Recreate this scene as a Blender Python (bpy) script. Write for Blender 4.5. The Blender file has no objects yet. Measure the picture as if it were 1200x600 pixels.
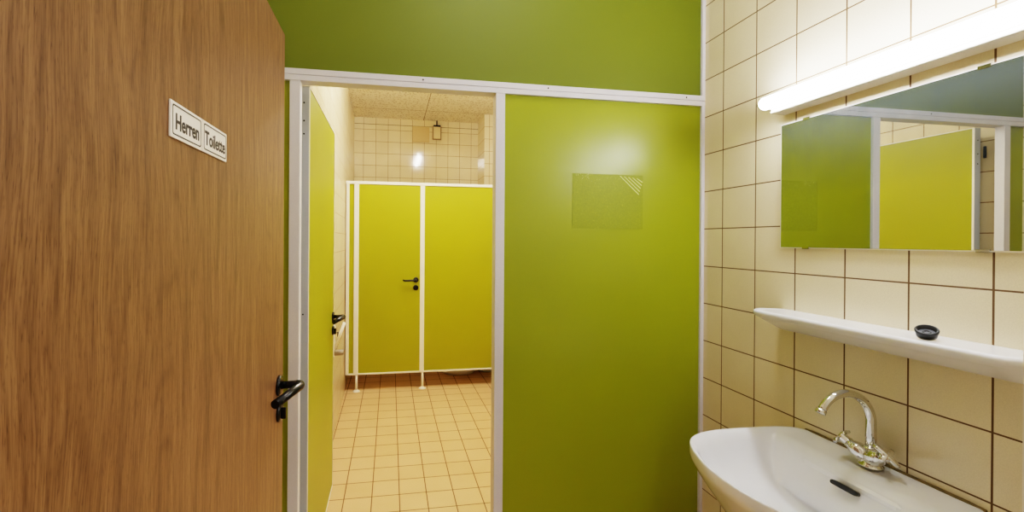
import bpy, bmesh, math, random
from mathutils import Vector, Matrix
random.seed(4)
PI = math.pi
sc = bpy.context.scene
col = sc.collection

# ------------------------------------------------------------------ helpers
def lin(c):
    return tuple((v/255/12.92 if v/255 <= .04045 else ((v/255+.055)/1.055)**2.4) for v in c) + (1,)

def tag(o, label=None, cat=None, group=None, kind=None):
    if label: o['label'] = label
    if cat: o['category'] = cat
    if group: o['group'] = group
    if kind: o['kind'] = kind
    return o

def empty(name, loc=(0, 0, 0)):
    o = bpy.data.objects.new(name, None)
    o.empty_display_size = .05
    col.objects.link(o); o.location = loc
    return o

class MB:
    """collects simple shapes in world coordinates into one mesh"""
    def __init__(s): s.bm = bmesh.new()
    def poly(s, pts, smooth=False):
        f = s.bm.faces.new([s.bm.verts.new(p) for p in pts]); f.smooth = smooth; return f
    def box(s, x0, x1, y0, y1, z0, z1):
        v = [s.bm.verts.new((x, y, z)) for x in (x0, x1) for y in (y0, y1) for z in (z0, z1)]
        for q in ((0,1,3,2),(4,6,7,5),(0,4,5,1),(2,3,7,6),(0,2,6,4),(1,5,7,3)):
            s.bm.faces.new([v[i] for i in q])
        return s
    def rings(s, rings, cap0=True, cap1=True, closed=True, smooth=True):
        R = [[s.bm.verts.new(p) for p in r] for r in rings]
        n = len(R[0])
        for a, b in zip(R, R[1:]):
            for i in range(n if closed else n-1):
                j = (i+1) % n
                f = s.bm.faces.new([a[i], a[j], b[j], b[i]]); f.smooth = smooth
        if cap0: f = s.bm.faces.new(R[0][::-1]); f.smooth = False
        if cap1: f = s.bm.faces.new(R[-1]); f.smooth = False
        return s
    def tube(s, path, r, n=20, cap=True, flat=1.0, up=None):
        """round bar along a path; r a number or one per point"""
        P = [Vector(p) for p in path]
        rr = r if isinstance(r, (list, tuple)) else [r]*len(P)
        T = []
        for i in range(len(P)):
            a = P[max(i-1, 0)]; b = P[min(i+1, len(P)-1)]
            T.append((b-a).normalized())
        N = Vector(up) if up else (Vector((0, 0, 1)) if abs(T[0].z) < .9 else Vector((1, 0, 0)))
        out = []
        for p, t, q in zip(P, T, rr):
            N = (N - t*N.dot(t)).normalized(); B = t.cross(N)
            out.append([p + (N*math.cos(a)*flat + B*math.sin(a))*q for a in (2*PI*i/n for i in range(n))])
        return s.rings(out, cap, cap)
    def lathe(s, c, axis, prof, n=40):
        """prof: (distance along axis, radius)"""
        c = Vector(c); ax = Vector(axis).normalized()
        u = ax.orthogonal().normalized(); w = ax.cross(u)
        out = [[c + ax*d + (u*math.cos(a) + w*math.sin(a))*max(r, 1e-5) for a in (2*PI*i/n for i in range(n))] for d, r in prof]
        return s.rings(out, True, True)
    def build(s, name, mat, parent=None, bevel=0, seg=2, subsurf=0, autosm=False):
        bmesh.ops.recalc_face_normals(s.bm, faces=s.bm.faces)
        me = bpy.data.meshes.new(name); s.bm.to_mesh(me); s.bm.free()
        me.materials.append(mat)
        o = bpy.data.objects.new(name, me); col.objects.link(o)
        if parent:
            o.parent = parent
            me.transform(Matrix.Translation(-parent_world(parent)))
        if bevel:
            m = o.modifiers.new('bevel', 'BEVEL'); m.width = bevel; m.segments = seg; m.limit_method = 'ANGLE'; m.angle_limit = math.radians(40)
        if subsurf:
            m = o.modifiers.new('sub', 'SUBSURF'); m.levels = m.render_levels = subsurf
        return o

def parent_world(o):
    v = Vector((0, 0, 0))
    while o:
        v = v + o.location; o = o.parent
    return v

def arc(p, c, n=8):
    """quadratic smoothing of a polyline with rounding radius c"""
    P = [Vector(q) for q in p]; out = [P[0]]
    for i in range(1, len(P)-1):
        a = P[i] + (P[i-1]-P[i]).normalized()*c; b = P[i] + (P[i+1]-P[i]).normalized()*c
        for k in range(n+1):
            t = k/n; out.append(a*(1-t)**2 + P[i]*2*t*(1-t) + b*t*t)
    out.append(P[-1]); return out

# ------------------------------------------------------------------ materials
class NT:
    def __init__(s, name):
        s.m = bpy.data.materials.new(name); s.m.use_nodes = True
        s.t = s.m.node_tree; s.b = s.t.nodes['Principled BSDF']
    def n(s, typ, **kw):
        nd = s.t.nodes.new(typ)
        for k, v in kw.items():
            if k in nd.inputs: nd.inputs[k].default_value = v
            else: setattr(nd, k, v)
        return nd
    def l(s, a, b): s.t.links.new(a, b)
    def pos(s): return s.n('ShaderNodeNewGeometry').outputs['Position']
    def math(s, op, a, b=None):
        nd = s.n('ShaderNodeMath', operation=op)
        for i, v in enumerate((a, b)):
            if v is None: continue
            if isinstance(v, (int, float)): nd.inputs[i].default_value = v
            else: s.l(v, nd.inputs[i])
        return nd.outputs[0]
    def mix(s, f, a, b, mode='MIX'):
        nd = s.n('ShaderNodeMix', data_type='RGBA', blend_type=mode)
        for sock, v in ((nd.inputs[0], f), (nd.inputs[6], a), (nd.inputs[7], b)):
            if isinstance(v, (int, float, tuple)): sock.default_value = v
            else: s.l(v, sock)
        return nd.outputs[2]
    def ramp(s, f, stops):
        nd = s.n('ShaderNodeValToRGB'); e = nd.color_ramp.elements
        e[0].position, e[0].color = stops[0]; e[1].position, e[1].color = stops[-1]
        for p, c in stops[1:-1]:
            x = e.new(p); x.color = c
        s.l(f, nd.inputs[0]); return nd.outputs[0]
    def noise(s, vec, scale, detail=3, rough=.5):
        nd = s.n('ShaderNodeTexNoise', Scale=scale, Detail=detail, Roughness=rough)
        if vec is not None: s.l(vec, nd.inputs['Vector'])
        return nd.outputs[0]
    def bump(s, h, strength, dist):
        nd = s.n('ShaderNodeBump', Strength=strength, Distance=dist)
        s.l(h, nd.inputs['Height']); s.l(nd.outputs[0], s.b.inputs['Normal'])

def plain(name, rgb, rough=.5, metal=0., noise=.04, scale=120, spec=.5, coat=0.):
    k = NT(name); k.b.inputs['Roughness'].default_value = rough; k.b.inputs['Metallic'].default_value = metal
    k.b.inputs['Specular IOR Level'].default_value = spec; k.b.inputs['Coat Weight'].default_value = coat
    c = lin(rgb); f = k.noise(k.pos(), scale)
    d = tuple(v*(1-noise*2) for v in c[:3])+(1,); u = tuple(min(1, v*(1+noise*2)) for v in c[:3])+(1,)
    k.l(k.ramp(f, [(.3, d), (.7, u)]), k.b.inputs['Base Color'])
    return k.m

def tile(name, ax, off, size, mortar, c1, c2, grout, rough=.2, speck=.06, bump=.35, blot=0):
    k = NT(name)
    sp = k.n('ShaderNodeSeparateXYZ'); k.l(k.pos(), sp.inputs[0])
    cm = k.n('ShaderNodeCombineXYZ')
    for i in (0, 1): k.l(k.math('SUBTRACT', sp.outputs[ax[i]], off[i]), cm.inputs[i])
    b = k.n('ShaderNodeTexBrick', offset=0., squash=1.)
    b.inputs['Scale'].default_value = 1; b.inputs['Mortar Size'].default_value = mortar
    b.inputs['Mortar Smooth'].default_value = .15
    b.inputs['Brick Width'].default_value = size[0]; b.inputs['Row Height'].default_value = size[1]
    b.inputs['Color1'].default_value = lin(c1); b.inputs['Color2'].default_value = lin(c2); b.inputs['Mortar'].default_value = lin(grout)
    k.l(cm.outputs[0], b.inputs['Vector'])
    nz = k.noise(k.pos(), 420, 2, .6)
    sh = k.ramp(nz, [(.3, (1-speck*2,)*3+(1,)), (.7, (1, 1, 1, 1))])
    c = k.mix(1., b.outputs['Color'], sh, 'MULTIPLY')
    n2 = k.noise(k.pos(), 5, 3, .5)
    c = k.mix(1., c, k.ramp(n2, [(.3, (.93, .92, .89, 1)), (.7, (1, 1, 1, 1))]), 'MULTIPLY')
    k.l(c, k.b.inputs['Base Color'])
    k.l(k.ramp(b.outputs['Fac'], [(0, (rough,)*3+(1,)), (1, (.85,)*3+(1,))]), k.b.inputs['Roughness'])
    h = k.math('ADD', k.math('MULTIPLY', b.outputs['Fac'], -1.), k.math('MULTIPLY', k.noise(k.pos(), 9, 2), .5))
    k.bump(h, bump, .0015)
    return k.m

def laminate(name, rgb, rough=.34, var=.03):
    k = NT(name); c = lin(rgb)
    f = k.noise(k.pos(), 900, 2, .7); g = k.noise(k.pos(), 3, 2)
    a = k.ramp(f, [(.3, tuple(v*(1-var*2.2) for v in c[:3])+(1,)), (.7, tuple(v*(1+var) for v in c[:3])+(1,))])
    k.l(k.mix(1., a, k.ramp(g, [(.3, (.95, .95, .92, 1)), (.7, (1, 1, 1, 1))]), 'MULTIPLY'), k.b.inputs['Base Color'])
    k.b.inputs['Roughness'].default_value = rough; k.b.inputs['Specular IOR Level'].default_value = .5
    k.bump(f, .05, .0008)
    return k.m

def wood(name):
    k = NT(name)
    P = k.pos()
    def sc3(z, y=1):
        mp = k.n('ShaderNodeMapping'); k.l(P, mp.inputs[0]); mp.inputs['Scale'].default_value = (1, y, z); return mp.outputs[0]
    # slow sideways drift so that the grain lines waver
    warp = k.noise(sc3(.5), 4.5, 2, .5)
    sp = k.n('ShaderNodeSeparateXYZ'); k.l(P, sp.inputs[0])
    y = k.math('ADD', sp.outputs[1], k.math('MULTIPLY', warp, .06))
    cm = k.n('ShaderNodeCombineXYZ'); k.l(y, cm.inputs[1]); k.l(k.math('MULTIPLY', sp.outputs[2], .035), cm.inputs[2])
    fine = k.noise(cm.outputs[0], 480, 3, .7)
    cm2 = k.n('ShaderNodeCombineXYZ'); k.l(y, cm2.inputs[1]); k.l(k.math('MULTIPLY', sp.outputs[2], .07), cm2.inputs[2])
    pore = k.noise(cm2.outputs[0], 900, 2, .6)
    mid = k.noise(cm.outputs[0], 60, 3, .6)
    big = k.noise(sc3(.13), 4.2, 2, .45)
    ring = k.math('FRACT', k.math('MULTIPLY', k.math('ADD', big, k.math('MULTIPLY', fine, .012)), 34))
    ringc = k.ramp(ring, [(0, (.74, .72, .70, 1)), (.18, (1, 1, 1, 1)), (.85, (.97, .97, .97, 1)), (1, (.74, .72, .70, 1))])
    base = k.ramp(mid, [(.3, lin((118, 87, 60))), (.5, lin((137, 102, 71))), (.72, lin((154, 118, 83)))])
    c = k.mix(1., base, k.ramp(fine, [(.38, (.66, .62, .58, 1)), (.56, (1, 1, 1, 1))]), 'MULTIPLY')
    c = k.mix(1., c, k.ramp(pore, [(.30, (.50, .46, .42, 1)), (.42, (1, 1, 1, 1))]), 'MULTIPLY')
    c = k.mix(.8, c, ringc, 'MULTIPLY')
    k.l(c, k.b.inputs['Base Color'])
    k.b.inputs['Roughness'].default_value = .45; k.b.inputs['Specular IOR Level'].default_value = .35
    k.bump(fine, .1, .001)
    return k.m

def emit(name, rgb, strength):
    k = NT(name); k.b.inputs['Base Color'].default_value = (.9, .9, .9, 1)
    k.b.inputs['Emission Color'].default_value = rgb+(1,); k.b.inputs['Emission Strength'].default_value = strength
    return k.m

def ceiling_mat():
    k = NT('acoustic_ceiling')
    sp = k.n('ShaderNodeSeparateXYZ'); k.l(k.pos(), sp.inputs[0]); cm = k.n('ShaderNodeCombineXYZ')
    k.l(k.math('SUBTRACT', sp.outputs[0], .40), cm.inputs[0]); k.l(k.math('SUBTRACT', sp.outputs[1], 5.02), cm.inputs[1])
    b = k.n('ShaderNodeTexBrick', offset=0., squash=1.)
    for n_, v in (('Scale', 1), ('Mortar Size', .004), ('Brick Width', 1.25), ('Row Height', .625)): b.inputs[n_].default_value = v
    b.inputs['Color1'].default_value = b.inputs['Color2'].default_value = lin((246, 238, 224)); b.inputs['Mortar'].default_value = lin((150, 130, 100))
    k.l(cm.outputs[0], b.inputs['Vector'])
    v = k.n('ShaderNodeTexVoronoi', Scale=42.); k.l(k.pos(), v.inputs['Vector'])
    dots = k.ramp(v.outputs['Distance'], [(.18, (.55, .50, .44, 1)), (.42, (1, 1, 1, 1))])
    k.l(k.mix(1., b.outputs['Color'], dots, 'MULTIPLY'), k.b.inputs['Base Color'])
    k.b.inputs['Roughness'].default_value = .9
    return k.m

def mirror_mat():
    k = NT('mirror_glass')
    k.b.inputs['Base Color'].default_value = (.74, .77, .74, 1); k.b.inputs['Metallic'].default_value = 1; k.b.inputs['Roughness'].default_value = .012
    d = k.n('ShaderNodeBsdfDiffuse'); d.inputs['Color'].default_value = (.055, .066, .072, 1)
    mx = k.n('ShaderNodeMixShader')
    sp = k.n('ShaderNodeSeparateXYZ'); k.l(k.pos(), sp.inputs[0])
    g = k.n('ShaderNodeMapRange'); k.l(sp.outputs[2], g.inputs[0])
    for i, v in ((1, 1.58), (2, 1.80), (3, .03), (4, .55)): g.inputs[i].default_value = v
    mp = k.n('ShaderNodeMapping'); k.l(k.pos(), mp.inputs[0]); mp.inputs['Scale'].default_value = (1, 1, .35)
    nz = k.ramp(k.noise(mp.outputs[0], 16, 5, .65), [(.3, (.72,)*3+(1,)), (.75, (1.15,)*3+(1,))])
    k.l(k.math('MULTIPLY', g.outputs[0], nz), mx.inputs[0])
    k.l(k.b.outputs[0], mx.inputs[1]); k.l(d.outputs[0], mx.inputs[2])
    k.l(mx.outputs[0], k.t.nodes['Material Output'].inputs[0])
    return k.m

def residue_mat():
    k = NT('glue_residue')
    c = lin((132, 142, 20)); f = k.noise(k.pos(), 160, 4, .7)
    k.l(k.ramp(f, [(.35, tuple(v*.86 for v in c[:3])+(1,)), (.62, c), (.8, lin((170, 176, 60)))]), k.b.inputs['Base Color'])
    k.b.inputs['Roughness'].default_value = .52; k.b.inputs['Specular IOR Level'].default_value = .36; k.bump(f, .5, .001)
    return k.m

WT = .1497
M = dict(
    wood=wood('oak_veneer'),
    green=laminate('lime_laminate', (138, 148, 18)),
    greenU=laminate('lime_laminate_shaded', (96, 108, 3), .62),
    green2=laminate('lime_laminate_bright', (152, 152, 15), .4),
    tileR=tile('wall_tile_side', (1, 2), (1.4573, 1.4932), (WT, WT), .0021, (234, 220, 190), (229, 215, 183), (104, 78, 50), .2, .05),
    tileB=tile('wall_tile_end', (0, 2), (.262, 2.658), (WT, .1475), .0022, (240, 225, 192), (236, 220, 186), (146, 108, 62), .1, .04),
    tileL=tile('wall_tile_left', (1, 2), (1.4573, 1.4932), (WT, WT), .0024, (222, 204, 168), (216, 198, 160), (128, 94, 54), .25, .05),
    floor=tile('floor_tile', (0, 1), (.0577, 2.3027), (.1525, .1525), .0028, (234, 194, 146), (228, 187, 138), (112, 80, 46), .45, .13, .3),
    ceil=ceiling_mat(),
    alu=plain('grey_aluminium', (206, 205, 211), .4, .0, .02, 300),
    alu2=plain('dark_aluminium', (178, 183, 190), .38, .0, .02, 300),
    white=plain('white_lacquer', (236, 230, 218), .35, 0, .01),
    plaster=plain('painted_plaster', (226, 220, 206), .8, 0, .02, 40),
    cover2=plain('cream_plastic', (232, 212, 170), .5, 0, .01),
    cover=plain('beige_plastic', (214, 188, 140), .5, 0, .01),
    porcelain=plain('white_porcelain', (228, 229, 232), .12, 0, .008, 20, .55, .25),
    chrome=plain('chrome', (214, 212, 206), .1, 1., .03, 30),
    black=plain('black_plastic', (16, 16, 17), .22, 0, .05, 60),
    rubber=plain('black_rubber', (13, 14, 16), .42, 0, .06, 200),
    rubber2=plain('grey_rubber', (70, 72, 78), .5, 0, .1, 300),
    dark=plain('dark_screw', (40, 38, 36), .4, .4, .05),
    grey=plain('grey_plastic', (150, 138, 118), .5, 0, .03),
    sign=plain('white_sign_plastic', (252, 248, 242), .4, 0, .01),
    ink=plain('grey_black_print', (52, 48, 48), .5, 0, .03),
    seal=plain('brown_sealant', (112, 96, 58), .6, 0, .15, 80),
    tubeA=emit('lit_tube', (.97, .98, 1.05), 32.),
    tubeB=emit('warm_lit_diffuser', (1., .95, .88), 190.),
    fillD=emit('washroom_fill_diffuser', (1., .98, 1.), 13.),
    fillC=emit('corridor_fill_diffuser', (1., .98, 1.), 17.),
    mirror=mirror_mat(), residue=residue_mat(),
    streak=plain('pale_glue_streak', (206, 208, 130), .5, 0, .1, 300),
)

def struct(mb, name, mat, label=None, **kw):
    o = mb.build(name, mat, **kw); o['kind'] = 'structure'
    if label: o['label'] = label
    return o

# ------------------------------------------------------------------ the rooms
WX = 1.2495        # face of the right tiled wall
PY = 1.565         # face of the green partition
CEIL = 2.95; BY = 5.42
mb = MB(); mb.box(-1.3, 2.0, -1.4, 5.6, -.1, 0); struct(mb, 'floor', M['floor'], 'beige speckled square floor tiles with dark joints')
mb = MB(); mb.box(-1.3, 2.0, -1.4, 5.6, CEIL, CEIL+.1); struct(mb, 'ceiling', M['ceil'], 'pale acoustic ceiling panels')
mb = MB(); mb.box(WX, WX+.12, .2, 5.6, 0, CEIL); struct(mb, 'wall_right', M['tileR'], 'right wall of square beige tiles with brown joints')
mb = MB(); mb.box(-.60, -.44, .2, 1.60, 0, CEIL); struct(mb, 'wall_left', M['tileR'], 'left beige tiled wall of the washroom, seen in the mirror')
# left wall of the room behind, slightly out of square
mb = MB()
xa, xb = -.374, -.446
for z0, z1 in ((0, CEIL),):
    mb.rings([[(xa, 1.60, z), (xb, BY, z), (xb-.2, BY, z), (xa-.2, 1.60, z)] for z in (z0, z1)], smooth=False)
struct(mb, 'wall_left_rear', M['tileL'], 'left beige tiled wall of the room behind the partition')
mb = MB(); mb.box(-.7, WX+.12, BY, BY+.15, 0, CEIL); struct(mb, 'wall_back', M['tileB'], 'rear wall of square beige tiles above the cubicles')
mb = MB(); mb.box(1.10, WX, 5.03, BY, 0, CEIL); struct(mb, 'wall_pier', M['tileB'], 'tiled pier in the rear right corner', )
mb = MB(); mb.box(-.445, 1.10, BY-.003, BY, 2.868, 2.8735); struct(mb, 'trim_1', M['seal'], 'thin brown joint line near the ceiling on the rear wall')
# wall with the entrance doorway, behind the camera's view
mb = MB(); mb.box(-.60, -.33, .20, .33, 0, CEIL); mb.box(.62, WX, .20, .33, 0, CEIL); mb.box(-.33, .62, .20, .33, 2.04, CEIL)
struct(mb, 'wall_front', M['plaster'])
mb = MB(); mb.box(-1.25, -1.15, -1.3, .20, 0, CEIL); mb.box(1.85, 1.95, -1.3, .20, 0, CEIL); mb.box(-1.25, 1.95, -1.4, -1.3, 0, CEIL)
mb.box(-1.25, -.60, .1, .20, 0, CEIL); mb.box(WX, 1.95, .1, .20, 0, CEIL)
struct(mb, 'wall_corridor', M['plaster'])

# green partition: fixed panels and aluminium profiles
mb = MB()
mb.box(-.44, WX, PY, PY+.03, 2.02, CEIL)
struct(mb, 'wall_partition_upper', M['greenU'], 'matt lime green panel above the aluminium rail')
mb = MB(); mb.box(.405, WX, PY, PY+.03, .0, 2.0)
struct(mb, 'wall_partition', M['green'], 'large lime green laminate panel right of the doorway')
mb = MB(); mb.box(-.44, -.335, PY, PY+.03, .0, 2.0)
struct(mb, 'wall_partition_strip', M['green'], 'narrow green panel strip left of the doorway')
def screw(parent, x, y, z, ax):
    MB().lathe((x, y, z), ax, [(-.001, .003), (.0012, .003), (.0016, .002)], 12).build('screw', M['dark'], parent)
mb = MB(); mb.box(-.44, WX, 1.553, 1.603, 1.989, 2.0075); mb.box(-.44, WX, 1.5555, 1.6, 2.0075, 2.0095); mb.box(-.44, WX, 1.553, 1.603, 2.0095, 2.030)
r_ = struct(mb, 'trim_2', M['alu'], 'grey aluminium rail across the top of the doorway', bevel=.0012)
for x in (.112, .585, 1.165): screw(r_, x, 1.553, 2.019, (0, -1, 0))
mb = MB(); mb.box(-.346, -.311, 1.554, 1.588, 0, 1.989); struct(mb, 'trim_3', M['alu'], 'left aluminium door jamb', bevel=.0015)
mb = MB(); mb.box(.383, .418, 1.554, 1.603, 0, 1.989); struct(mb, 'trim_4', M['alu'], 'right aluminium door jamb', bevel=.0015)
mb = MB(); mb.box(1.2355, WX, 1.5535, 1.565, 0, 1.989); mb.box(1.2355, WX, 1.5535, 1.565, 2.03, CEIL)
struct(mb, 'trim_5', M['alu'], 'aluminium corner strip between green panel and tiles', bevel=.001)

# ------------------------------------------------------------------ lever handle set (rosettes facing +X, lever returning toward -Y)
def lever_set(parent, x, y, z, sc_=1., rx=.027):
    h = MB().lathe((x, y, z), (1, 0, 0), [(0, rx), (.006, rx), (.009, rx*.9), (.0095, rx*.55)], 36).build('rosette', M['black'], parent)
    p = arc([(x+.006, y, z), (x+.064, y+.004, z+.001), (x+.024, y-.130, z-.004)], .026, 10)
    MB().tube(p, [.0098]*3+[.0112]*(len(p)-4)+[.0108], 20).build('lever', M['black'], h)
    e = MB().lathe((x, y+.002, z-.072), (1, 0, 0), [(0, rx*.92), (.006, rx*.92), (.009, rx*.82), (.0095, rx*.4)], 36).build('lock_rosette', M['black'], parent)
    MB().box(x+.009, x+.020, y-.004, y+.004, z-.090, z-.060).build('thumb_turn', M['black'], e, bevel=.002)

# wood entrance door, open
DX = -.295
d1 = empty('door_1', (DX-.02, .37, .01)); tag(d1, 'open oak veneer entrance door with two small signs', kind='structure')
MB().box(DX-.04, DX, .365, 1.267, .01, 2.012).build('door_leaf', M['wood'], d1, bevel=.0015)
lever_set(d1, DX, 1.217, 1.048)

# inner green door, standing open into the room behind
d2 = empty('door_2', (-.315, 1.665, .135)); tag(d2, 'open lime green inner door with grey edge', kind='structure')
L0, L1 = 1.650, 2.363
MB().box(-.332, -.299, L0+.003, L1-.003, .138, 2.0).build('door_leaf', M['green2'], d2)
MB().box(-.3335, -.2985, L0, L0+.0035, .135, 2.003).build('edge_profile', M['alu2'], d2, bevel=.0008)
e2 = MB(); e2.box(-.3345, -.2965, L1-.004, L1, .135, 2.003); e2.box(-.3345, -.2965, L0, L1, 2.0, 2.004); e2.box(-.3345, -.2965, L0, L1, .134, .138)
e2.box(-.2990, -.2965, L0, L0+.008, .135, 2.003)
e2.build('edge_strip', M['white'], d2)
for z in (1.942, 1.876, 1.828, 1.165, .90): screw(d2, -.316, L0, z, (0, -1, 0))
for z in (1.883, 1.155):
    MB().tube([(-.3395, 1.638, z-.028), (-.3395, 1.638, z+.028)], .0055, 16).build('hinge', M['dark'], d2)
lever_set(d2, -.299, L1-.028, 1.035, rx=.025)

# door signs
def text_mesh(s, size, y0, y1, zc, x):
    cu = bpy.data.curves.new('t', 'FONT'); cu.body = s; cu.size = 1; cu.resolution_u = 6; cu.extrude = .004; cu.offset = .024
    o = bpy.data.objects.new('t', cu); col.objects.link(o)
    dg = bpy.context.evaluated_depsgraph_get(); me = bpy.data.meshes.new_from_object(o.evaluated_get(dg))
    bpy.data.objects.remove(o)
    xs = [v.co.x for v in me.vertices]; a, b = min(xs), max(xs)
    capz = size/.72
    for v in me.vertices:
        u = (v.co.x-a)/(b-a); v.co = Vector((x+(v.co.z)*.05, y0+u*(y1-y0), zc+(v.co.y-.36)*capz))
    return me
def door_sign(txt, y0, y1, ty0, ty1, label):
    z0, z1 = 1.5775, 1.6275; x = DX+.0005
    t = empty('door_sign', (x, (y0+y1)/2, z0)); tag(t, label, 'sign', 'white name signs on the oak door')
    MB().box(x, x+.0028, y0, y1, z0, z1).build('plate', M['sign'], t, bevel=.0006)
    m = MB(); g = .0042; w = .0019; X = x+.0028
    a = arc([(X, y0+g+.02, z0+g), (X, y0+g, z0+g), (X, y0+g, z1-g), (X, y1-g, z1-g), (X, y1-g, z0+g), (X, y0+g+.02, z0+g)], .004, 6)
    inn = [Vector((p.x, (p.y-(y0+y1)/2)*(1-2*w/(y1-y0-2*g))+(y0+y1)/2, (p.z-(z0+z1)/2)*(1-2*w/(z1-z0-2*g))+(z0+z1)/2)) for p in a]
    V0 = [m.bm.verts.new(p+Vector((.0003, 0, 0))) for p in a]; V1 = [m.bm.verts.new(p+Vector((.0003, 0, 0))) for p in inn]
    for i in range(len(V0)-1): m.bm.faces.new([V0[i], V0[i+1], V1[i+1], V1[i]])
    m.build('border', M['ink'], t)
    me = text_mesh(txt, .0222, ty0, ty1, (z0+z1)/2-.0005, X+.0002)
    me.transform(Matrix.Translation(-parent_world(t))); me.materials.append(M['ink'])
    o = bpy.data.objects.new('lettering', me); col.objects.link(o); o.parent = t
door_sign('Herren', .6315, .7285, .645, .7175, 'white sign with black border reading Herren on the oak door')
door_sign('Toilette', .7305, .8305, .739, .822, 'white sign with black border reading Toilette on the oak door')

# glue rectangle left by a removed notice
rs = empty('glue_patch', (.838, PY-.0006, 1.49)); tag(rs, 'dull landscape rectangle of old glue on the large green panel', 'glue mark')
MB().box(.69, .985, PY-.0010, PY+.001, 1.490, 1.702).build('film', M['residue'], rs)
m = MB()
for k in range(5):
    a = .885+.018*k; b = .967 + .004*k; 
    p, q = (a, 1.698-.002*k), (min(.983, b), 1.698-.86*(min(.983, b)-a))
    d = .0022
    m = MB(); m.poly([(p[0], PY-.0014, p[1]), (p[0]+d*1.4, PY-.0014, p[1]), (q[0]+d*.6, PY-.0014, q[1]), (q[0]-d*.6, PY-.0014, q[1]-d)]); m.build('scratch', M['streak'], rs)
m = MB()
for k in range(26):
    x = .70+random.random()*.06; z = 1.70-abs(random.gauss(0, .009)); s_ = .0007+random.random()*.0012
    m.poly([(x, PY-.0014, z), (x+s_, PY-.0014, z), (x+s_, PY-.0014, z+s_), (x, PY-.0014, z+s_*1.4)])
for k in range(30):
    x = .70+random.random()*.2; z = 1.692-abs(random.gauss(0, .02)); s_ = .0006+random.random()*.0008
    m.poly([(x, PY-.0014, z), (x+s_, PY-.0014, z), (x+s_, PY-.0014, z+s_), (x, PY-.0014, z+s_)])
m.build('glue_specks', M['streak'], rs)['kind'] = 'stuff'

# ------------------------------------------------------------------ toilet cubicles at the far end
CY = 4.17
cb = empty('toilet_cubicle_front', (.4, CY, 0)); tag(cb, 'lime green cubicle front with white posts standing on the far floor', 'toilet cubicle')
MB().box(-.385, -.338, CY+.006, CY+.022, .175, 1.97).build('panel', M['green2'], cb)
MB().box(.322, WX-.002, CY+.006, CY+.022, .175, 1.97).build('panel', M['green2'], cb)
dr = MB().box(-.298, .284, CY+.004, CY+.022, .175, 1.968).build('door', M['green2'], cb, bevel=.001)
for z, nm in ((1.057, 'rosette'), (.982, 'lock_rosette')):
    MB().lathe((.243, CY+.004, z), (0, -1, 0), [(0, .026), (.006, .026), (.010, .022), (.0105, .012)], 30).build(nm, M['black'], dr)
p = arc([(.243, CY, 1.057), (.243, CY-.052, 1.057), (.128, CY-.048, 1.053), (.123, CY-.02, 1.057)], .02, 8)
MB().tube(p, [.0085]*len(p), 16).build('lever', M['black'], dr)
for x0, x1 in ((-.343, -.297), (.282, .326)):
    pp = MB().box(x0, x1, CY-.004, CY+.03, .165, 1.975).build('post', M['white'], cb, bevel=.006, seg=3)
    xm = (x0+x1)/2 + .008
    MB().tube([(xm, CY+.012, .003), (xm, CY+.012, .17)], .0115, 16).build('foot_tube', M['white'], pp)
    MB().lathe((xm, CY+.012, .0005), (0, 0, 1), [(0, .034), (.005, .034), (.012, .022), (.02, .013)], 24).build('foot_plate', M['white'], pp)
MB().box(-.415, -.385, CY-.002, CY+.028, .165, 1.975).build('wall_profile', M['white'], cb, bevel=.004)
MB().box(-.418, WX-.001, CY-.006, CY+.032, 1.968, 1.996).build('top_rail', M['white'], cb, bevel=.004)
MB().box(-.410, WX-.001, CY-.002, CY+.028, .160, .176).build('bottom_rail', M['white'], cb, bevel=.003)

# toilet behind the cubicle front (only its foot shows below)
def oval(cx, cy, rx, ry, z, n=36, sq=2.3):
    out = []
    for i in range(n):
        a = 2*PI*i/n; c, s_ = math.cos(a), math.sin(a)
        out.append((cx+rx*math.copysign(abs(c)**(2/sq), c), cy+ry*math.copysign(abs(s_)**(2/sq), s_), z))
    return out
wc = empty('toilet', (.77, 4.74, 0)); tag(wc, 'white toilet behind the cubicle front, only its rounded foot showing', 'toilet')
m = MB(); cx = .745
m.rings([oval(cx, 4.74, .19, .215, .0), oval(cx, 4.74, .203, .235, .02), oval(cx, 4.73, .20, .25, .06), oval(cx, 4.73, .17, .22, .14), oval(cx, 4.72, .165, .24, .26), oval(cx, 4.69, .19, .28, .37), oval(cx, 4.69, .195, .285, .40)], True, False)
m.rings([oval(cx, 4.69, .195, .285, .40), oval(cx, 4.68, .15, .22, .405), oval(cx, 4.68, .11, .16, .30), oval(cx, 4.69, .04, .06, .22)], False, True)
m.build('bowl', M['porcelain'], wc)
m = MB(); m.rings([oval(cx, 4.69, .2, .29, .402), oval(cx, 4.69, .2, .29, .42), oval(cx, 4.69, .19, .28, .428)]); m.build('seat_lid', M['white'], wc)
MB().box(cx-.19, cx+.19, 4.96, 5.14, .36, .76).build('cistern', M['porcelain'], wc, bevel=.02, seg=4)
bn = empty('waste_bin', (1.075, 4.69, 0)); tag(bn, 'small round white bin beside the toilet, just its base showing under the cubicle', 'bin')
MB().lathe((1.075, 4.69, .001), (0, 0, 1), [(0, .10), (.01, .115), (.02, .12), (.25, .125), (.255, .118)], 36).build('body', M['porcelain'], bn)
MB().lathe((1.075, 4.69, .256), (0, 0, 1), [(0, .126), (.012, .126), (.03, .10), (.036, .04)], 36).build('lid', M['white'], bn)

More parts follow.
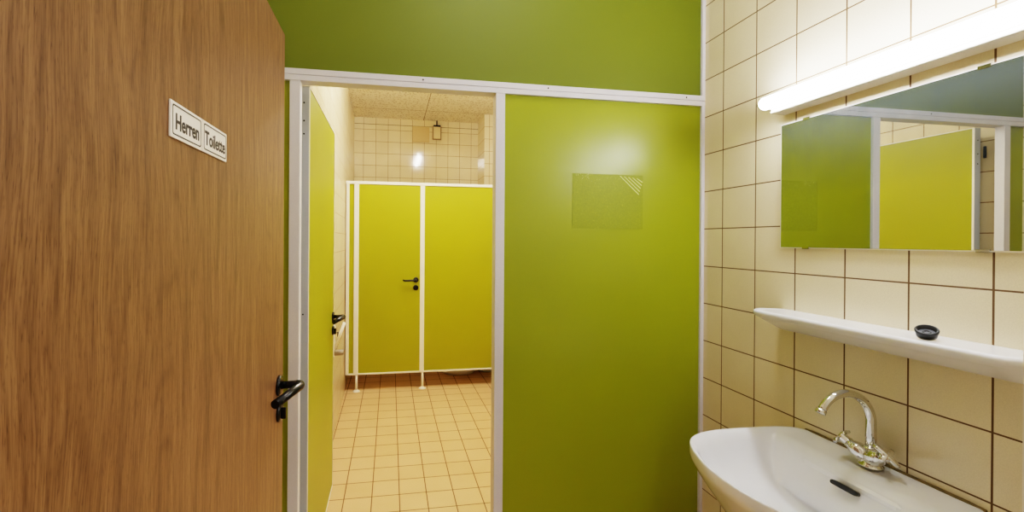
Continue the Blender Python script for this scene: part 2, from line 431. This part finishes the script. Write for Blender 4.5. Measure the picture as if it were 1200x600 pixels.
# fittings on the rear wall
tag(MB().box(.262, .474, BY-.012, BY+.002, 2.672, 2.868).build('cover_plate', M['cover'], bevel=.003), 'plain beige square cover plate high on the rear tiled wall', 'cover plate')
jb = empty('vent_box', (.566, BY-.01, 2.72)); tag(jb, 'small framed box hung under the ceiling on the rear wall beside the cover plate', 'wall box')
MB().box(.512, .622, BY-.02, BY, 2.712, 2.885).build('back_plate', M['cover'], jb, bevel=.002)
m = MB(); 
for a in ((.512, .519, 2.712, 2.875), (.615, .622, 2.712, 2.875), (.512, .622, 2.708, 2.716)): m.box(a[0], a[1], BY-.035, BY-.015, a[2], a[3])
m.build('frame', plain('brown_frame', (150, 120, 78), .5), jb)
MB().box(.524, .610, BY-.032, BY-.018, 2.72, 2.868).build('front_cover', M['cover2'], jb, bevel=.003)
MB().box(.522, .612, BY-.045, BY-.012, 2.872, 2.888).build('cap', M['dark'], jb, bevel=.002)
MB().tube([(.566, BY-.02, 2.885), (.566, BY-.02, 2.949)], .008, 12).build('conduit', M['dark'], jb)

# small bracket on the left wall behind the green door
br = empty('wall_bracket', (-.40, 3.2, .62)); tag(br, 'small white angled bracket with grey roll on the left wall behind the green door', 'bracket')
MB().box(-.404, -.394, 3.17, 3.25, .60, .82).build('back_plate', M['white'], br, bevel=.002)
p = [(-.394, 3.2, .655), (-.325, 3.2, .842)]
MB().tube(p, .011, 12).build('arm', M['white'], br)
MB().tube([(-.395, 3.2, .76), (-.372, 3.2, .775), (-.368, 3.2, .72)], .006, 10).build('hook', M['dark'], br)
MB().tube([(-.396, 3.2, .627), (-.328, 3.2, .627)], .022, 20).build('roll', M['grey'], br)

# ------------------------------------------------------------------ wall lamp above the mirror
lp = empty('wall_lamp', (WX, .9, 1.86)); tag(lp, 'lit fluorescent tube batten on the tiled wall above the mirror', 'lamp')
YA, YB = .565, 1.212
m = MB(); prof = [(WX-.0005, 1.850), (1.206, 1.850), (1.199, 1.853), (1.1965, 1.858), (1.201, 1.860), (1.201, 1.863), (1.1965, 1.866), (1.1965, 1.880), (1.199, 1.899), (WX-.0005, 1.899)]
m.rings([[(x, y, z) for x, z in prof] for y in (YA, YB-.013)], smooth=False)
m.build('housing', M['white'], lp, bevel=.001)
MB().tube([(1.177, YA+.01, 1.883), (1.177, YB-.012, 1.883), (1.177, YB-.008, 1.883)], [.019, .019, .0165], 32).build('tube', M['tubeA'], lp)
for y, s_ in ((YA, -1), (YB, 1)):
    hd = MB().tube([(1.177, y-s_*.006, 1.883), (1.177, y+s_*.004, 1.883)], [.0165, .013], 24).build('tube_cap', M['chrome'], lp)
    MB().box(1.185, WX-.001, min(y-s_*.012, y+s_*.016), max(y-s_*.012, y+s_*.016), 1.868, 1.892).build('lamp_holder', M['white'], lp, bevel=.004, seg=3)
    MB().tube([(1.179, y+s_*.004, 1.883), (1.192, y+s_*.018, 1.884), (1.22, y+s_*.018, 1.882)], .006, 12).build('bracket', M['chrome'], hd)

# ------------------------------------------------------------------ mirror
mr = empty('mirror', (1.24, .9, 1.425)); tag(mr, 'frameless rectangular wall mirror with hazy upper half above the shelf', 'mirror')
MY0, MY1, MZ0, MZ1 = .60, 1.203, 1.4255, 1.817
MB().box(1.2435, 1.2475, MY0, MY1, MZ0, MZ1).build('glass', M['mirror'], mr, bevel=.0006)
m = MB(); e_ = .0024
m.box(1.2440, 1.2488, MY0-e_, MY0, MZ0-e_, MZ1+e_); m.box(1.2440, 1.2488, MY1, MY1+e_, MZ0-e_, MZ1+e_); m.box(1.2440, 1.2488, MY0, MY1, MZ1, MZ1+e_); m.box(1.2440, 1.2488, MY0, MY1, MZ0-e_, MZ0)
m.build('edge', M['white'], mr)
for y in (.722, 1.118):
    for z, s_ in ((MZ0, 1), (MZ1, -1)):
        c = MB(); c.box(1.2415, 1.2435, y-.011, y+.011, min(z-s_*.004, z+s_*.003), max(z-s_*.004, z+s_*.003)); c.box(1.2415, WX, y-.011, y+.011, min(z-s_*.004, z-s_*.0024), max(z-s_*.004, z-s_*.0024))
        c.build('clip', M['chrome'], mr, bevel=.0006)

# ------------------------------------------------------------------ porcelain shelf and plug
sh = empty('wall_shelf', (WX, .9, 1.2)); tag(sh, 'long white porcelain shelf on the tiled wall under the mirror', 'shelf')
def shelf_out(front, y0, y1, r, z, n=10):
    # D-like outline with rounded front corners
    pts = [(WX-.0005, y0, z)]
    for k in range(n+1):
        a = PI/2*k/n; pts.append((front+r-r*math.sin(a), y0+r-r*math.cos(a), z))
    for k in range(n+1):
        a = PI/2*k/n; pts.append((front+r-r*math.cos(a), y1-r+r*math.sin(a), z))
    pts.append((WX-.0005, y1, z)); return pts
m = MB()
m.rings([shelf_out(1.215, .64, 1.16, .02, 1.1675), shelf_out(1.195, .625, 1.175, .03, 1.172), shelf_out(1.135, .605, 1.195, .04, 1.206), shelf_out(1.120, .60, 1.20, .045, 1.214), shelf_out(1.116, .598, 1.202, .045, 1.222), shelf_out(1.1185, .60, 1.20, .044, 1.2295), shelf_out(1.123, .603, 1.197, .042, 1.2315), shelf_out(1.129, .608, 1.192, .038, 1.229), shelf_out(1.137, .614, 1.186, .034, 1.2275)])
for v in m.bm.verts:
    if v.co.x > 1.24 and v.co.z > 1.2275: v.co.z = 1.2275
m.build('board', M['porcelain'], sh)
pg = empty('drain_plug', (1.178, .775, 1.2275)); tag(pg, 'small round black rubber drain plug lying on the white shelf', 'drain plug')
PF = [(0, .0225), (.007, .0235), (.017, .0258), (.0215, .0265), (.0240, .0250), (.0240, .0215), (.0110, .0190), (.0095, .0110), (.0150, .0098), (.0150, .0052), (.011, .004)]
MB().lathe((1.178, .775, 1.2352), (-.38, -.25, .9), [(d*.72, r_*.74) for d, r_ in PF], 44).build('cup', M['rubber'], pg)
MB().lathe((1.178-.38*.0072, .775-.25*.0072, 1.2352+.9*.0072), (-.38, -.25, .9), [(0, .0134), (.0012, .0134), (.0016, .0128)], 36).build('inner_disc', M['rubber2'], pg)

# ------------------------------------------------------------------ washbasin
BC = .915; RZ = .872
half = [(WX-.002, .0), (WX-.002, .10), (WX-.002, .17), (1.238, .205), (1.20, .228), (1.13, .242), (1.05, .247), (.98, .246), (.92, .236), (.872, .214), (.838, .178), (.812, .122), (.794, .06), (.789, 0)]
def catmull(P, n):
    out = []
    for i in range(len(P)-1):
        p0 = P[max(i-1, 0)]; p1 = P[i]; p2 = P[i+1]; p3 = P[min(i+2, len(P)-1)]
        for k in range(n):
            t = k/n
            out.append(tuple(.5*((2*b)+(c-a)*t+(2*a-5*b+4*c-d)*t*t+(-a+3*b-3*c+d)*t**3) for a, b, c, d in zip(p0, p1, p2, p3)))
    out.append(P[-1]); return out
hf = catmull(half, 6)
full = [(x, BC+d) for x, d in hf] + [(x, BC-d) for x, d in hf[::-1][1:-1]]
CXm = 1.0
def inset(k, sx=None, back=None):
    out = []
    for x, y in full:
        X = CXm+(x-CXm)*(sx if sx else k); Y = BC+(y-BC)*k
        out.append((X, Y))
    if back is not None:      # soft limit so the tap deck stays
        out = [(min(X, back + .012*math.tanh((X-back)/.03)) if X > back-.03 else X, Y) for X, Y in out]
    return out
def dome(pts, f): return [(x, y, f(x, y)) for x, y in pts]
deckz = lambda x: 0.004*max(0, min(1, (x-1.09)/.12))
fl_ = lambda z: (lambda x, y: z)
rim = lambda d: (lambda x, y: RZ+d+deckz(x))
rg = [dome(inset(.30, .25), fl_(.66)), dome(inset(.50, .46), fl_(.675)), dome(inset(.70, .68), fl_(.730)), dome(inset(.86, .85), fl_(.785)),
      dome(inset(.94, .935), fl_(.813)), dome(inset(.980, .978), fl_(.832)), dome(inset(.995, .994), fl_(.839)), dome(inset(1., 1.), fl_(.848)), dome(inset(1., 1.), rim(-.005)), dome(inset(.998, .997), rim(-.0015)), dome(inset(.991, .989), rim(0)),
      dome(inset(.974, .968), rim(-.0015)), dome(inset(.950, .940, 1.160), rim(-.008)), dome(inset(.925, .912, 1.142), rim(-.014)), dome(inset(.90, .888, 1.134), fl_(RZ-.028)), dome(inset(.87, .86, 1.127), fl_(RZ-.050)), dome(inset(.81, .81, 1.112), fl_(RZ-.082)), dome(inset(.68, .69, 1.085), fl_(RZ-.118)),
      dome(inset(.45, .46), fl_(RZ-.138)), dome(inset(.18, .18), fl_(RZ-.143))]
wb = empty('washbasin', (WX, BC, .86)); tag(wb, 'white porcelain washbasin mounted on the tiled wall under the shelf', 'washbasin')
MB().rings(rg).build('basin', M['porcelain'], wb)
# bracket block behind the shell joins it to the wall
MB().box(1.14, WX-.001, BC-.13, BC+.13, .70, .85).build('wall_mount', M['porcelain'], wb, bevel=.02, seg=4)
# overflow slot on the back of the bowl
OV = (1.1225, .906, .828)
m = MB(); out = []
for k in range(32):
    a = 2*PI*k/32; c, s_ = math.cos(a), math.sin(a)
    out.append((math.copysign(1, c)*.026*(1 if abs(c) > 1e-9 else 0)+.0055*c, .0055*s_))
nrm = Vector((-.95, 0, .30)).normalized(); upv = Vector((.30, 0, .95)).normalized()
m.rings([[Vector(OV)+Vector((0, 1, 0))*u+upv*v+nrm*d for u, v in out] for d in (-.012, .0016)])
m.build('overflow_slot', M['black'], wb)
MB().lathe((1.0, BC, RZ-.1435), (0, 0, 1), [(0, .03), (.0025, .03), (.0035, .024), (.001, .02), (.001, .005)], 32).build('drain', M['chrome'], wb)
p = [(WX-.004, BC-.20, RZ+.002)]+[(WX-.004, BC-.17+.34*k/12, RZ+.004) for k in range(13)]+[(WX-.004, BC+.20, RZ+.002)]
MB().tube(p, .0042, 10).build('sealant', M['seal'], wb)
tr = MB().tube(arc([(1.0, BC, .66), (1.0, BC, .46), (1.0, BC, .40), (1.06, BC, .40), (1.06, BC, .50), (WX-.002, BC, .50)], .03), .016, 16)
tr.build('drain_pipe', M['chrome'], wb)

# ------------------------------------------------------------------ mixer tap
FX, FY, FZ = 1.204, .905, RZ+.004
tp = empty('basin_tap', (FX, FY, FZ)); tag(tp, 'chrome swan neck mixer tap with two handles on the washbasin', 'tap')
bd = MB()
bd.lathe((FX, FY, FZ), (0, 0, 1), [(0, .025), (.004, .025), (.007, .021), (.022, .019), (.034, .0185), (.042, .015), (.05, .0135)], 32)
HA = []
for s_ in (1, -1):
    a = Vector((FX-.006, FY+s_*.004, FZ+.0215)); d = Vector((-.30, s_*.80, .52)).normalized()
    bd.lathe(a, d, [(-.004, .015), (.004, .0195), (.016, .0205), (.028, .0185), (.036, .0145), (.038, .0125), (.045, .0125)], 28); HA.append((a, d))
bd.build('body', M['chrome'], tp)
R_ = .069; c0 = (FX-R_, FZ+.116)
path = [(FX, FY, FZ+.038), (FX, FY, FZ+.075)] + [(c0[0]+R_*math.cos(t), FY+.012*(t/2.6), c0[1]+R_*math.sin(t)) for t in (2.62*k/26 for k in range(27))]
pe = path[-1]; pv = (Vector(pe)-Vector(path[-2])).normalized(); path += [tuple(Vector(pe)+pv*.008)]
sp_ = MB().tube(path, [.0112]*2+[.0108-.0014*k/26 for k in range(27)]+[.0094], 24).build('spout', M['chrome'], tp)
pe = Vector(path[-1])
MB().tube([pe-pv*.002, pe+pv*.009], [.0112, .0112], 24).build('aerator', M['chrome'], sp_)
MB().lathe((FX, FY, FZ+.036), (0, 0, 1), [(0, .0145), (.003, .0150), (.010, .0150), (.013, .013)], 28).build('collar', M['chrome'], sp_)
CR = Vector((.987, -.162, 0)); UP = Vector((0, 0, 1))
for (a, d), want in zip(HA, (CR+UP*.12, CR*.52-UP*.85)):
    h = MB().lathe(a+d*.042, d, [(0, .0105), (.006, .0118), (.012, .0118), (.016, .0140), (.020, .0140), (.024, .010)], 28).build('handle', M['chrome'], tp)
    e = a+d*.061
    v1 = (want-d*want.dot(d)).normalized(); v2 = d.cross(v1)
    for v, q in ((v1, 1.), (v2, .72)):
        MB().tube([e-v*.029*q-d*.002, e-v*.020*q+d*.001, e+d*.001, e+v*.020*q+d*.001, e+v*.029*q-d*.002], [.0050, .0070, .0074, .0070, .0050], 16, flat=.7, up=d).build('grip', M['chrome'], h)

# ------------------------------------------------------------------ rear room lamp and two added fill lamps, all out of view
cl = empty('unseen_ceiling_lamp', (.5, 3.0, CEIL)); tag(cl, 'long ceiling lamp in the room behind the partition', 'lamp')
MB().box(.40, .56, 2.55, 3.40, CEIL-.04, CEIL-.001).build('base', M['white'], cl, bevel=.003)
MB().tube([(.48, 2.57, CEIL-.06), (.48, 3.38, CEIL-.06)], .02, 24).build('diffuser', M['tubeB'], cl)
cr = empty('corridor_fill_lamp', (.2, -.7, CEIL)); tag(cr, 'added unseen fill lamp on the corridor ceiling', 'lamp')  # added fill light, reaches the washroom through the entrance doorway
MB().lathe((.2, -.7, CEIL-.001), (0, 0, -1), [(0, .21), (.03, .21)], 40).build('base', M['white'], cr)
MB().lathe((.2, -.7, CEIL-.03), (0, 0, -1), [(0, .20), (.04, .19), (.07, .12), (.078, .03)], 40).build('diffuser', M['fillC'], cr)

cf = empty('unseen_ceiling_lamp', (.45, .95, CEIL)); tag(cf, 'added unseen fill lamp on the washroom ceiling', 'lamp')  # added to fill the washroom so the wall tube can stay weaker
MB().lathe((.45, .95, CEIL-.001), (0, 0, -1), [(0, .17), (.03, .17)], 40).build('base', M['white'], cf)
MB().lathe((.45, .95, CEIL-.03), (0, 0, -1), [(0, .16), (.04, .15), (.07, .10), (.078, .03)], 40).build('diffuser', M['fillD'], cf)

# ------------------------------------------------------------------ world, view and camera
w = bpy.data.worlds.new('world'); sc.world = w; w.use_nodes = True
w.node_tree.nodes['Background'].inputs[0].default_value = (.9, .88, .82, 1); w.node_tree.nodes['Background'].inputs[1].default_value = .3
sc.view_settings.view_transform = 'Filmic'; sc.view_settings.look = 'High Contrast'; sc.view_settings.exposure = 1.15; sc.view_settings.gamma = 1
sc.cycles.max_bounces = 10; sc.cycles.diffuse_bounces = 6; sc.cycles.glossy_bounces = 5
sc.cycles.caustics_reflective = False; sc.cycles.caustics_refractive = False
sc.cycles.sample_clamp_indirect = 6

cam = bpy.data.cameras.new('camera'); co = bpy.data.objects.new('camera', cam); col.objects.link(co)
yaw, pitch, roll = .1628, -.0015, .0066
f = Vector((math.sin(yaw)*math.cos(pitch), math.cos(yaw)*math.cos(pitch), math.sin(pitch)))
r = Vector((math.cos(yaw), -math.sin(yaw), 0)); u = r.cross(f)
r2 = r*math.cos(roll)+u*math.sin(roll); u2 = -r*math.sin(roll)+u*math.cos(roll)
mt = Matrix((r2, u2, -f)).transposed().to_4x4(); mt.translation = Vector((0, 0, 1.44)); co.matrix_world = mt
cam.sensor_fit = 'HORIZONTAL'; cam.sensor_width = 36; cam.lens = 503.655*36/1200
cam.shift_x = (600-540.5075)/1200; cam.shift_y = -(300-282.6623)/1200; cam.clip_start = .02
sc.camera = co
